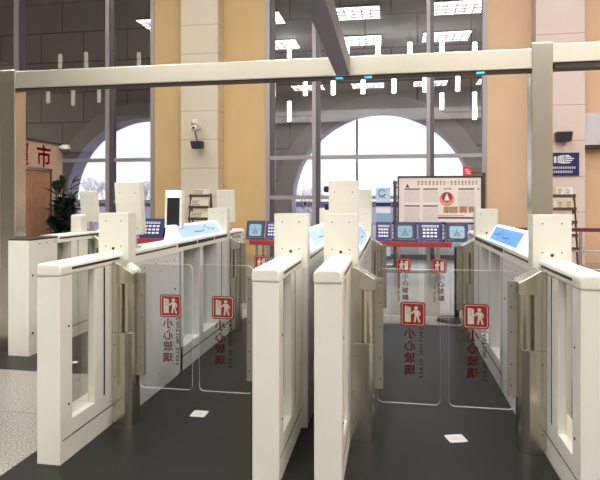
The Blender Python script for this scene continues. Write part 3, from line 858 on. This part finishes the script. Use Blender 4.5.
# ---------------------------------------------------------------- information board
def info_board():
    Y = 11.6
    xl, zt = at(399, 178, Y); xr, zb = at(481, 222.5, Y)
    w, h = xr-xl, zt-zb; cx, cz = (xl+xr)/2, (zt+zb)/2
    r = thing('notice_board', 'wide cream notice board on legs with printed columns and a red round emblem', 'notice board', (cx, Y, 0))
    MB().box(xl-.03, xr+.03, Y, Y+.05, zt, zt+.04).box(xl-.03, xl, Y, Y+.05, zb-.03, zt).box(xr, xr+.03, Y, Y+.05, zb-.03, zt).box(xl-.03, xr+.03, Y, Y+.05, zb-.04, zb).build('board_frame', DARKTRIM, r)
    bd = MB().box(xl, xr, Y+.01, Y+.04, zb, zt).build('board_panel', mat('board_cream', (240, 228, 220), .5), r)
    for px in (395, 484):
        x = at(px, 0, Y)[0]
        l = MB().cyl((x, Y+.02, 0), (x, Y+.02, zt-.12 if px == 395 else zt+.1), .035, n=12).cyl((x, Y+.02, 0), (x, Y+.02, .03), .16, n=20)
        if px == 395: l.ball((x, Y+.02, zt-.10), .05)
        for z in (zb+.1, zt-.2): l.box(min(x, cx-w/2 if px < 400 else cx+w/2), max(x, cx-w/2 if px < 400 else cx+w/2), Y+.01, Y+.03, z-.015, z+.015)
        l.build('leg', BROWN if px > 400 else MULLD, r)
    c = (cx, Y+.0085, cz); R, U = (1, 0, 0), (0, 0, 1); rnd = random.Random(5)
    t = MB()
    def rect(x0, x1, y0, y1, m=0, k=0): poly2(t, [(x0*w, y0*h), (x1*w, y0*h), (x1*w, y1*h), (x0*w, y1*h)], c, R, U, m, .0006*k)
    # title strokes
    x = -.27
    for k in range(17):
        ww = rnd.uniform(.026, .036)
        if k != 8:
            for s in range(3): rect(x, x+ww*.85, .345+s*.032, .345+s*.032+.018, 1)
            rect(x+ww*.3, x+ww*.45, .335, .44, 1)
        else: rect(x, x+ww*.8, .38, .395, 1)
        x += ww+.012
    # column headings and lines of print
    for (xa, xb, yt, n) in ((-.43, -.23, .26, 10), (-.20, -.01, .26, 10), (.23, .43, .26, 15), (-.43, -.23, -.12, 12), (-.20, -.01, -.12, 12), (.03, .17, .26, 0)):
        if n: rect(xa, xb-.01, yt-.03, yt, 2)
        else: rect(xa+.02, xb-.02, yt-.02, yt, 2)
        for i in range(n):
            y = yt-.07-i*.026
            xx = xa
            while xx < xb-.02:
                ww = rnd.uniform(.01, .035); rect(xx, min(xx+ww, xb), y, y+.009, 3); xx += ww+.006
    rect(.46, .48, .23, .26, 2)
    # picture strip
    for i in range(14):
        rect(.05+i*.028, .05+i*.028+.026, -.30+rnd.uniform(-.0, .03), -.15, rnd.choice((4, 5, 6)))
    rect(-.02, .48, -.42, -.38, 2); rect(-.02, .3, -.36, -.34, 3)
    # round emblem
    ec = (.09, .02)
    circ = lambda r_, m, k, oy=0: poly2(t, [(ec[0]*w+r_*math.cos(i*math.pi/12), (ec[1])*h+oy+r_*math.sin(i*math.pi/12)) for i in range(24)], c, R, U, m, .0006*k)
    circ(.15, 7, 1); circ(.105, 8, 2, .04)
    poly2(t, [((ec[0])*w-.055, ec[1]*h-.03), (ec[0]*w+.055, ec[1]*h-.03), (ec[0]*w, ec[1]*h+.13)], c, R, U, 0, .0018)
    poly2(t, [((ec[0])*w-.03, ec[1]*h-.01), (ec[0]*w+.03, ec[1]*h-.01), (ec[0]*w, ec[1]*h+.07)], c, R, U, 9, .0024)
    # small figure left of the title
    rect(-.405, -.385, .30, .34, 2); poly2(t, [(-.42*w, .28*h), (-.37*w, .28*h), (-.395*w, .37*h)], c, R, U, 2, .0006)
    t.build('board_print', [MARK, mat('title_brown', (150, 128, 96), .5), mat('heading_brown', (96, 66, 58), .5), mat('print_grey', (186, 170, 162), .5),
                            mat('strip_olive', (150, 160, 110), .5), mat('strip_cream', (220, 205, 170), .5), mat('strip_red', (190, 120, 100), .5),
                            mat('emblem_pink', (226, 150, 130), .5), mat('emblem_red', (160, 50, 44), .5), MARK], bd)
info_board()

# ---------------------------------------------------------------- roll-up banner with a ring logo
def banner():
    Y = 11.2
    xl, zt = at(376, 187.5, Y); xr, _ = at(390.5, 187, Y); zb = .25
    cx = (xl+xr)/2
    r = thing('roll_up_banner', 'narrow pale blue roll-up banner with a ring logo left of the notice board', 'banner', (cx, Y, 0))
    zz = lambda p: at(383, p, Y)[1]
    m = MB().box(xl, xr, Y, Y+.01, zb, zt)
    for a, b, k in ((202.5, 206.5, 1), (208, 213, 2), (213, 224, 3)):
        m.box(xl, xr, Y-.002, Y, zz(b), zz(a), k)
    p = m.build('banner_sheet', [mat('banner_pale', (196, 216, 238), .5), NAVY, MARK, mat('banner_blue', (142, 172, 208), .5)], r)
    l = MB(); cz = zz(193); xc = at(382, 0, Y)[0]
    for i in range(22):
        a, b = .5+i*.25, .5+(i+1)*.25
        pt = lambda rr, t: (xc+rr*math.cos(t), Y-.0015, cz+rr*math.sin(t))
        l.add([pt(.055, a), pt(.055, b), pt(.08, b), pt(.08, a)], [(0, 1, 2, 3)], 0 if i < 12 else 1)
    for k in range(4): l.box(xc-.07+k*.038, xc-.045+k*.038, Y-.002, Y-.0005, zz(197.8), zz(197), 1)
    l.build('ring_logo', [mat('logo_teal', (40, 150, 150), .5), mat('logo_blue', (50, 70, 150), .5)], p)
    MB().box(xl-.03, xr+.03, Y-.08, Y+.12, 0, .08).cyl((cx, Y+.03, .05), (cx, Y+.03, zt), .012, n=8).build('banner_base', CHROME, r)
banner()

# ---------------------------------------------------------------- red-topped tables and the display stands on them
TZ = .72
def table(xa, xb, Y, label):
    r = thing('red_table', label, 'table', ((xa+xb)/2, Y+.3, 0), 'red topped tables')
    MB().box(xa, xb, Y, Y+.6, TZ-.085, TZ).build('table_top', REDTOP, r, bevel=.008)
    for x in (xa+.12, (xa+xb)/2, xb-.2):
        for y in (Y+.06, Y+.54): MB().cyl((x, y, 0), (x, y, TZ-.085), .022, n=10).build('leg', CHROME, r)
    MB().box(xa+.12, xb-.2, Y+.53, Y+.55, .14, .18).build('stretcher', CHROME, r)
YT = 8.95
ta, tb = at(249, 0, YT)[0], at(452, 0, YT)[0]
tm_ = (ta+tb)/2
table(ta, tm_-.01, YT, 'red-topped table seen between the left lane gate rows')
table(tm_+.01, tb, YT, 'red-topped table in front of the notice board, beyond the right lane')
tc0 = at(128, 0, YT)[0]
table(tc0, tc0+1.3, YT, 'red-topped table behind the left gate row, under the tilted blue card')

def card(pl, pr, pt, pb, label, rows, Y=YT+.18, lean=.12):
    xl, zt = at(pl, pt, Y); xr = at(pr, pt, Y)[0]
    w = xr-xl; cx = (xl+xr)/2; zb = TZ; h = zt-zb
    r = thing('blue_card_stand', label, 'display stand', (cx, Y, TZ), 'blue icon cards on the tables')
    MB().prism([(Y-lean, zb), (Y-lean+.02, zb), (Y+.012, zt), (Y, zt)], 'x', xl, xr).build('card_face', NAVY, r)
    MB().prism([(Y+lean, zb), (Y+lean+.02, zb), (Y+.012, zt), (Y, zt)], 'x', xl+.01, xr-.01).build('back_leg', NAVYD, r)
    m = MB(); up = Vector((0, lean, h)).normalized(); n = Vector((1, 0, 0)).cross(up)
    c = Vector((cx, Y-lean/2, zb+h/2))+n*.002; L = math.hypot(lean, h)
    def rc(a, b, c0, d): poly2(m, [(a*w, c0*L), (b*w, c0*L), (b*w, d*L), (a*w, d*L)], c, (1, 0, 0), up)
    rnd = random.Random(int(pl)); x = -.36
    while x < .34:
        ww = rnd.uniform(.05, .09); rc(x, x+ww, .24, .27); rc(x, x+ww, .30, .33); rc(x+ww*.4, x+ww*.6, .22, .35); x += ww+.02
    m.build('card_heading', MARK, r)
    for k in range(rows):
        m = MB()
        y = .07-k*.17
        for i in range(4): rc(-.32+i*.17, -.20+i*.17, y, y+.09)
        m.build('icon_row', MARK, r)
def tablet(pl, pr, pt, label, Y=YT+.18, lean=.10):
    xl, zt = at(pl, pt, Y); xr = at(pr, pt, Y)[0]
    w = xr-xl; cx = (xl+xr)/2; zb = TZ; h = zt-zb
    r = thing('display_stand', label, 'display stand', (cx, Y, TZ), 'dark framed screens on the tables')
    MB().prism([(Y-lean, zb), (Y-lean+.03, zb), (Y+.03, zt), (Y, zt)], 'x', xl, xr).build('bezel', NAVYD, r, bevel=.008)
    MB().prism([(Y-lean+.05, zb), (Y+.14, zb), (Y+.03, zt-.05)], 'x', xl+.04, xr-.04).build('rear_support', BLACK, r)
    up = Vector((0, lean, h)).normalized(); n = Vector((1, 0, 0)).cross(up); L = math.hypot(lean, h)
    c = Vector((cx, Y-lean/2, zb+h/2))+n*.002
    s = MB(); poly2(s, rrect(w*.66, L*.62, .03), c, (1, 0, 0), up, 0)
    def st(pts, m, k): poly2(s, [(a*w, b*L) for a, b in pts], c, (1, 0, 0), up, m, .0008*k)
    st([(-.18, -.2), (.18, -.2), (.02, .08), (-.02, .08)], 1, 1)
    st([(-.03, .08), (.03, .08), (.03, .18), (-.03, .18)], 1, 1)
    st([(-.26, .05), (-.1, -.02), (-.1, .01), (-.26, .1)], 1, 1); st([(.26, .05), (.1, -.02), (.1, .01), (.26, .1)], 1, 1)
    st([(-.06, -.16), (.06, -.16), (.0, -.04)], 0, 2)
    s.build('screen', [SCREEN, mat('screen_grey', (96, 112, 120), .4)], r)
def spine(pl, pr, pt, label, Y=YT+.12):
    xl, zt = at(pl, pt, Y); xr = at(pr, pt, Y)[0]; w = xr-xl; cx = (xl+xr)/2; h = zt-TZ
    r = thing('name_block', label, 'display stand', (cx, Y, TZ), 'slim upright blocks between the stands')
    MB().box(xl, xr, Y-.03, Y+.03, TZ, zt).build('block_body', NAVY, r)
    m = MB(); rnd = random.Random(int(pl))
    for k in range(4):
        z = TZ+h*(.14+.2*k)
        for s in range(3): m.box(cx-w*.34, cx+w*rnd.uniform(.15, .34), Y-.032, Y-.03, z+s*.018, z+s*.018+.009)
        m.box(cx-w*.1, cx+w*.05, Y-.032, Y-.03, z, z+.05)
    m.build('block_print', MARK, r)
tablet(394, 416, 222, 'dark blue framed pale screen between two blue icon cards on the red table')
tablet(445.5, 468, 222.5, 'dark blue framed pale screen at the right end of the red table')
tablet(247, 265, 220.5, 'dark framed screen on the red table left of the front upright boxes')
card(376, 391, 222, 241, 'blue card with white icons left of the notice board, next to the scanner', 3)
card(418.5, 441, 222, 241, 'blue card with white icons between the two framed screens under the notice board', 3)
card(266.5, 281, 221, 241, 'blue card with white icons beside the dark framed screen, partly behind the gate', 3)
card(142, 165, 218.5, 238, 'tilted blue card with rows of white icons left of the lit gate panel', 3)
spine(391.5, 394.2, 222, 'slim blue block with white print beside the leftmost framed screen')
spine(416.3, 418.2, 222.5, 'slim blue block with white print between framed screen and icon card')
spine(441.5, 445.2, 222, 'slim blue block with white print left of the rightmost framed screen')

# ---------------------------------------------------------------- stanchion and railing
X_, _ = at(457, 0, 6.45)
sn = thing('black_stanchion', 'black post on a round base beyond the right lane', 'stanchion', (X_, 6.45, 0))
MB().cyl((X_, 6.45, .035), (X_, 6.45, .86), .03, n=14).build('post', BLACK, sn)
MB().cyl((X_-.06, 6.45, 0), (X_-.06, 6.45, .035), .17, .15, 24).build('base', BLACK, sn)
rl = thing('queue_railing', 'maroon and chrome railing right of the far gate boxes', 'railing', (2.6, 8.6, 0))
xa, za = at(501, 226, 8.6); xb = at(640, 226, 8.6)[0]
MB().box(xa, xb, 8.57, 8.63, .93, .985).build('handrail', MAROON, rl, bevel=.01)
MB().cyl((xa, 8.6, .64), (xb, 8.6, .64), .018, n=10).cyl((xa, 8.6, .36), (xb, 8.6, .36), .018, n=10).build('rail', CHROME, rl)
k = xa+.03
while k < xb:
    MB().cyl((k, 8.6, 0), (k, 8.6, .93), .022, n=10).build('post', CHROME, rl); k += 1.1

# ---------------------------------------------------------------- light
w = bpy.data.worlds.new('overcast'); S.world = w; w.use_nodes = True
bg = w.node_tree.nodes['Background']
bg.inputs[0].default_value = (.90, .915, 1.0, 1)
bg.inputs[1].default_value = 1.25
S.view_settings.view_transform = 'Standard'
S.view_settings.look = 'None'
S.view_settings.gamma = 1
S.view_settings.exposure = 1.12
S.view_settings.use_curve_mapping = False
S.cycles.use_denoising = True
S.cycles.max_bounces = 10
S.cycles.transparent_max_bounces = 24
S.cycles.sample_clamp_indirect = 6
S.cycles.caustics_reflective = False
S.cycles.caustics_refractive = False
